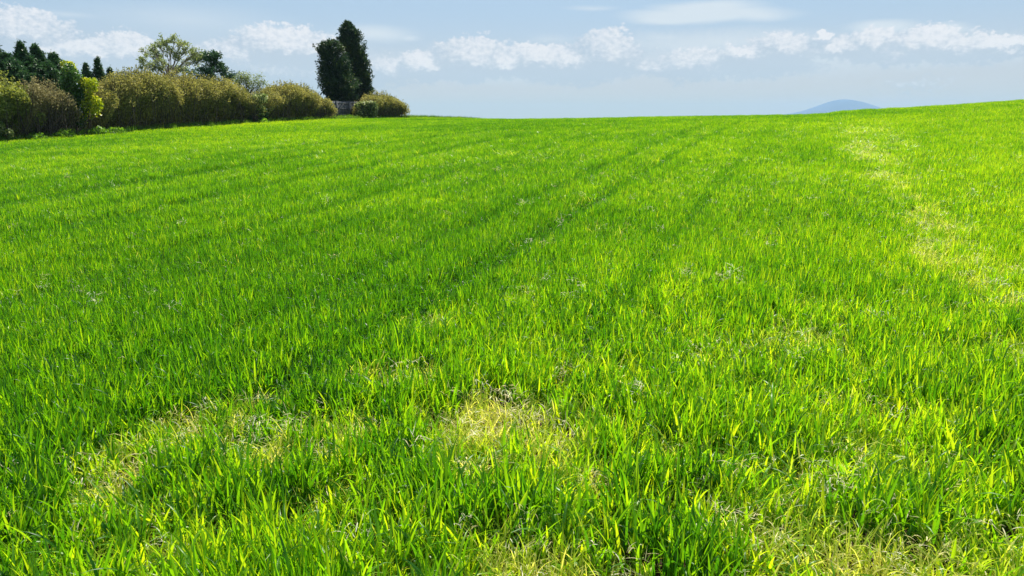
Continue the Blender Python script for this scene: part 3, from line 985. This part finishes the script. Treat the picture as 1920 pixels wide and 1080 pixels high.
def feathery_tree():
    """tall open tree of thin limbs, its leaves in loose wisps"""
    r = np.random.default_rng(77)
    x, y, g = at(325, -42.0)
    root = empty('feathery_tree', (x, y, g)); tag(root, 'tall airy pale green tree with thin branches showing sky, behind the hedge', 'tree')
    sy = y / F
    wisps = [(272, 97, 13, 11), (284, 90, 12, 9), (266, 110, 9, 10), (296, 104, 11, 8), (300, 83, 9, 7), (312, 76, 12, 8), (328, 72, 13, 8), (342, 80, 10, 9), (352, 92, 9, 9), (318, 96, 12, 9),
             (335, 104, 10, 9), (306, 116, 14, 8), (284, 122, 14, 8), (330, 124, 12, 9), (352, 116, 8, 8), (366, 102, 10, 9), (374, 96, 8, 7), (372, 114, 9, 8), (382, 106, 7, 7), (296, 130, 12, 7), (268, 126, 8, 7), (345, 132, 10, 7)]
    fork = np.array([x, y, z_of(150, y)])
    paths, rad, cen = [], [], []
    paths.append(np.array([[x, y, g - .1], [x + .05, y, (g + fork[2]) / 2], fork])); rad.append([.12, .10, .085])
    heads = []
    for (a, b, hw, hh) in wisps:
        k = px_dir(a, b); yy = y + r.uniform(-1.2, 1.2)
        c = np.array([k.x / k.y * yy, yy, z_of(b, yy)]); R_ = np.array([hw * sy, hw * sy, hh * sy])
        mid_ = fork * .5 + c * .5 + np.array([(c[0] - fork[0]) * -.10, 0, .25])
        q = np.linspace(0, 1, 8)[:, None]
        p = (1 - q)**2 * fork + 2 * q * (1 - q) * mid_ + q * q * c + r.normal(0, .035, (8, 3)) * np.sin(q * 3.1)
        paths.append(p); rad.append(np.linspace(.042, .014, 8))
        for t in range(9):
            s0_ = p[r.integers(4, 8)]
            d = unit(r.normal(size=3)) * r.uniform(.5, 1.15)
            e = c + d * R_
            m_ = (s0_ + e) / 2 + r.normal(0, .06, 3) + np.array([0, 0, .06])
            paths.append(np.stack([s0_, (s0_ + m_) / 2, m_, (m_ + e) / 2 , e])); rad.append([.016, .013, .010, .008, .004])
            nl = 34 if fbm(e[0], e[1], e[2], 8) > .42 else 12
            w = r.uniform(.25, 1.1, nl)[:, None]
            cen.append(m_ * (1 - w) + e * w + r.normal(0, .085, (nl, 3)))
    V, Fc = tubes(paths, rad, 5)
    part('trunk', root, V, Fc, M_PALEBARK, smooth=True)
    c = np.concatenate(cen); n = len(c)
    s_ = r.uniform(.6, 1.3, n)
    V, Fc = leaves(c, r.normal(size=(n, 3)) + np.array([0, 0, -.5]), .12 * s_, .07 * s_, r=r)
    part('crown', root, V, Fc, M_PALE, np.repeat(r.beta(2, 2, n), 4))


feathery_tree()


def conifer(label, px, v, prof, mat, r, n_spray, spray=.55, droop=.1, name='conifer', cat='conifer', group=None, lean=0.0, rag=.3, needles=12, gaps=.3, leaf=(.16, .055)):
    """prof: photo outline rows (py, px left, px right); foliage in ragged sprays round one trunk"""
    x, y, g = at(px, v)
    root = empty(name, (x, y, g)); tag(root, label, cat, group)
    py = np.array([p[0] for p in prof], float)
    zz = np.array([z_of(p, y) for p in py])
    kx = lambda q: px_dir(q, 150).x / px_dir(q, 150).y * y
    cl = np.array([(kx(p[1]) + kx(p[2])) / 2 for p in prof]); hw = np.array([(kx(p[2]) - kx(p[1])) / 2 for p in prof])
    o = np.argsort(zz); zz, cl, hw = zz[o], cl[o], hw[o]
    lo, hi = zz[0], zz[-1]
    n_spray = int(n_spray * 1.9)
    z = r.uniform(lo, hi, n_spray)
    w = np.interp(z, zz, hw)
    keep = r.uniform(size=n_spray) < (w + .15) / (hw.max() + .15)
    z, w = z[keep], w[keep]
    n = len(z)
    th = r.uniform(0, 2 * math.pi, n)
    lump = fbm(np.cos(th) * 2.0 + 5 + px, np.sin(th) * 2.0 + 5, z * 1.25, 3)
    rr = w * np.clip(1 + .06 - np.abs(r.normal(0, .30, n)) + .30 * r.uniform(size=n) * (r.uniform(size=n) < .16), .1, 1.4) * (1 - rag + 2 * rag * lump) * .9
    cx = np.interp(z, zz, cl)
    B = np.stack([cx + rr * np.cos(th), y + rr * np.sin(th), z], 1)
    g1 = fbm(B[:, 0] * 1.5, B[:, 1] * 1.5, B[:, 2] * 1.5, 21)
    ok = g1 > gaps
    B, th, z = B[ok], th[ok], z[ok]
    n = len(B)
    dirs = unit(np.stack([np.cos(th), np.sin(th), r.normal(droop, .45, n)], 1) + r.normal(0, .35, (n, 3)))
    t = r.uniform(-.6, .5, (n, needles))
    ln = spray * r.uniform(.5, 1.2, n) * np.clip(.35 + .65 * np.interp(z, zz, hw) / max(hw.max(), .01), .35, 1)
    X = B[:, None] + dirs[:, None] * (t * ln[:, None])[..., None] + r.normal(0, .045, (n, needles, 3)) * (1 - t[..., None])
    ax = dirs[:, None] + r.normal(0, .5, (n, needles, 3))
    X, ax = X.reshape(-1, 3), ax.reshape(-1, 3)
    okz = X[:, 2] > g + .05
    X, ax = X[okz], ax[okz]
    s_ = r.uniform(.6, 1.3, len(X))
    V, Fc = leaves(X, ax, leaf[0] * s_, leaf[1] * s_, r=r)
    tint = np.repeat(r.beta(2, 3, n), needles)[okz]
    part('foliage', root, V, Fc, mat, np.repeat(tint, 4))
    p = [np.array([[x, y, g - .1]] + [[np.interp(q, zz, cl), y, q] for q in np.linspace(max(lo, g + .3), hi - .1, 6)])]
    rd = [np.linspace(max(.05, hw.max() * .11), .015, 7)]
    for i in range(26):
        q = r.uniform(max(lo, g + .4), hi - .3); a = r.uniform(0, 6.28); l_ = np.interp(q, zz, hw) * .8
        c = np.array([np.interp(q, zz, cl), y, q]); e = c + np.array([math.cos(a) * l_, math.sin(a) * l_, .15 * l_])
        p.append(np.stack([c, (c + e) / 2 + np.array([0, 0, .04]), e])); rd.append([.03, .02, .008])
    V, Fc = tubes(p, rd, 5)
    part('trunk', root, V, Fc, M_BARK, smooth=True)
    return root


R3 = np.random.default_rng(303)
conifer('dark columnar conifer with a ragged flat top, the shorter of the tall pair', 634, -33.2,
        [(76, 616, 628), (82, 606, 640), (90, 602, 646), (110, 601, 652), (135, 602, 660), (155, 600, 668), (170, 604, 670), (185, 612, 664), (200, 618, 656), (218, 622, 652)],
        M_CONIFER, R3, 2100, .62, .45, group='tall dark conifers behind the fence', needles=14, gaps=.37, rag=.50)
conifer('tall dark conifer with a pointed top, the taller of the pair', 676, -34.2,
        [(40, 653, 658), (50, 647, 666), (60, 642, 676), (75, 642, 682), (100, 650, 688), (130, 654, 692), (155, 656, 696), (180, 658, 699), (198, 658, 698), (218, 660, 696)],
        M_CONIFER, R3, 2300, .62, .55, group='tall dark conifers behind the fence', needles=14, gaps=.37, rag=.50)
G = 'dark spruces behind the left hedge'
conifer('dark spruce cut by the left picture edge behind the green brown hedge', -4, -36.0, [(84, -3, 2), (100, -6, 6), (112, -20, 12), (125, -26, 20), (150, -32, 24), (190, -34, 24)], M_SPRUCE, R3, 620, .58, .1, group=G, rag=.62)
conifer('broad dark spruce with a bushy low top behind the green brown hedge', 16, -35.0, [(101, 13, 18), (110, 6, 26), (122, -4, 38), (138, -10, 46), (155, -12, 50), (190, -6, 44)], M_SPRUCE, R3, 806, .58, .1, group=G, rag=.62)
conifer('dark spruce with the tallest thin spire of the left spruces', 47, -35.5, [(78, 46, 48), (92, 43, 51), (104, 38, 56), (112, 28, 66), (128, 22, 74), (150, 18, 78), (190, 20, 72)], M_SPRUCE, R3, 868, .58, .15, group=G, rag=.62)
conifer('dark spruce with a leaning tip above the twiggy hedge bush', 77, -35.5, [(87, 72, 75), (97, 70, 82), (108, 66, 88), (118, 58, 96), (135, 54, 104), (155, 52, 106), (190, 54, 102)], M_SPRUCE, R3, 806, .58, .15, group=G, rag=.62)
conifer('dark spruce close behind the top of the young tree', 106, -36.0, [(100, 103, 107), (110, 98, 114), (122, 92, 122), (140, 86, 128), (160, 86, 128), (190, 88, 126)], M_SPRUCE, R3, 620, .55, .1, group=G, rag=.62)
G2 = 'small slim spruces behind the tall olive hedge'
conifer('slim dark spruce with a thin tip left of the tall olive hedge', 187, -37.0, [(108, 186, 188), (124, 183, 191), (140, 177, 198), (158, 173, 203), (190, 174, 202)], M_SPRUCE, R3, 520, .36, .1, group=G2, leaf=(.12, .04), rag=.5)
conifer('small slim spruce close beside the bright sapling top', 164, -37.0, [(120, 163, 165), (134, 160, 168), (148, 156, 172), (180, 154, 174)], M_SPRUCE, R3, 280, .32, .1, group=G2, leaf=(.12, .04), rag=.5)
conifer('smallest spruce tip showing just over the tall olive hedge', 208, -37.0, [(128, 207, 209), (138, 204, 212), (152, 199, 217), (180, 198, 218)], M_SPRUCE, R3, 240, .32, .1, group=G2, leaf=(.12, .04), rag=.5)
conifer('dark spreading pine with tufted flat branches above the long olive hedge', 400, -36.5,
        [(98, 392, 416), (106, 382, 420), (113, 388, 412), (122, 384, 424), (130, 368, 428), (138, 358, 432), (148, 360, 436), (165, 380, 420), (200, 390, 410)], M_SPRUCE, R3, 1000, .55, .05, name='pine_tree', cat='pine', rag=.6, gaps=.44)


# ------------------------------------------------------------------ fences, verge weeds
def fence(label, px0, px1, v, H, npan, group):
    u0, u1 = u_at(px0, v), u_at(px1, v)
    x, y = uv2xy((u0 + u1) / 2, v)
    root = empty('wooden_fence', (x, y, float(height(x, y)))); tag(root, label, 'fence', group)
    for i in range(npan):
        a, b = u0 + (u1 - u0) * i / npan, u0 + (u1 - u0) * (i + 1) / npan
        bl = []
        n = max(6, int((b - a) / .14))
        for k in range(n):
            u = a + (b - a) * (k + .5) / n
            xx, yy = uv2xy(u, v + (.012 if k % 2 else 0)); g = float(height(xx, yy))
            hh = H * rng.uniform(.985, 1.0)
            bl.append(((xx, yy, g + .06 + hh / 2), ((b - a) / n * .47, .009, hh / 2), (DX, DY)))
        for zz in (.28, .62, .93):
            xx, yy = uv2xy((a + b) / 2, v + .045); g = float(height(xx, yy))
            bl.append(((xx, yy, g + H * zz), ((b - a) / 2 - .06, .018, .035), (DX, DY)))
        V, Fc = boxes(bl)
        part('fence_panel', root, V, Fc, M_FENCE)
    for i in range(npan + 1):
        u = u0 + (u1 - u0) * i / npan
        xx, yy = uv2xy(u, v + .05); g = float(height(xx, yy))
        V, Fc = boxes([((xx, yy, g + H / 2), (.05, .05, H / 2 + .06), (DX, DY)), ((xx, yy, g + H + .075), (.06, .06, .014), (DX, DY))])
        part('fence_post', root, V, Fc, M_FENCE)


fence('grey weathered wooden fence under the tall conifers', 606, 700, -31.6, 1.25, 4, 'wooden fences behind the hedge')
fence('wooden fence running behind the long olive hedge bushes, glimpsed under their foliage', 205, 600, -32.3, 1.0, 10, 'wooden fences behind the hedge')
fence('low grey wooden fence half hidden behind the young tree', 92, 196, -31.7, .75, 3, 'wooden fences behind the hedge')


def weed_clump(label, px, py, v, w, h, mat, r, n=500):
    x, y, g = at(px, v)
    root = empty('weed_clump', (x, y, g)); tag(root, label, 'weeds', 'weed clumps along the hedge foot')
    th = r.uniform(0, 6.28, n); rr = w * np.sqrt(r.uniform(size=n))
    X = np.stack([x + rr * np.cos(th), y + rr * np.sin(th), 0 * th], 1)
    hz = h * (1 - .6 * (rr / w)**2) * (.55 + .8 * fbm(X[:, 0] * 4, X[:, 1] * 4, 0, 6))
    X[:, 2] = height(X[:, 0], X[:, 1]) + hz * r.uniform(.15, 1, n)
    s_ = r.uniform(.6, 1.3, n)
    V, Fc = leaves(X, r.normal(size=(n, 3)) + np.array([0, 0, .3]), .11 * s_, .07 * s_, r=r)
    part('leaves', root, V, Fc, mat, np.repeat(r.beta(2, 2, n), 4))
    tp, tr = [], []
    for i in range(24):
        a, q = r.uniform(0, 6.28), w * .8 * math.sqrt(r.uniform())
        b = np.array([x + q * math.cos(a), y + q * math.sin(a), 0]); b[2] = float(height(b[0], b[1])) - .02
        e = b + np.array([r.normal(0, .06), r.normal(0, .06), h * r.uniform(.5, .95)])
        tp.append(np.stack([b, (b + e) / 2, e])); tr.append([.006, .005, .003])
    V, Fc = tubes(tp, tr, 4)
    part('stems', root, V, Fc, mat, np.full(len(V), .3), smooth=True)


R4 = np.random.default_rng(404)
weed_clump('low green weed clump at the foot of the twiggy hedge bush', 66, 255, -29.15, .38, .40, M_NETTLE, R4, 420)
weed_clump('green weed clump just left of the young tree foot', 118, 246, -29.2, .45, .50, M_NETTLE, R4, 520)
weed_clump('fresh green weed clump at the foot of the bright sapling', 184, 242, -29.3, .42, .55, M_NETTLE, R4, 480)
weed_clump('spreading pale green weed clump at the foot of the tall olive hedge', 214, 241, -29.1, .5, .4, M_NETTLE, R4, 440)
weed_clump('small green weed clump below the yellow green climber', 494, 224, -29.1, .42, .36, M_NETTLE, R4, 380)


# ------------------------------------------------------------------ the air
def build_haze():
    m = bpy.data.materials.new('summer_haze'); m.use_nodes = True
    N = NT(m.node_tree)
    out = N.new('ShaderNodeOutputMaterial')
    p = N.new('ShaderNodeVolumePrincipled')
    p.inputs['Color'].default_value = (.46, .645, .86, 1)
    p.inputs['Density'].default_value = HAZE
    p.inputs['Anisotropy'].default_value = 0.0
    N.link(p.outputs[0], out.inputs['Volume'])
    V, Fc = boxes([((0, 2550, 78), (3600, 5000, 100), (1, 0))])
    o = np_mesh('haze', V, Fc, m)
    tag(o, 'thin blue summer haze over the far land', 'haze', kind='stuff')


HAZE = 1.7e-4
build_haze()
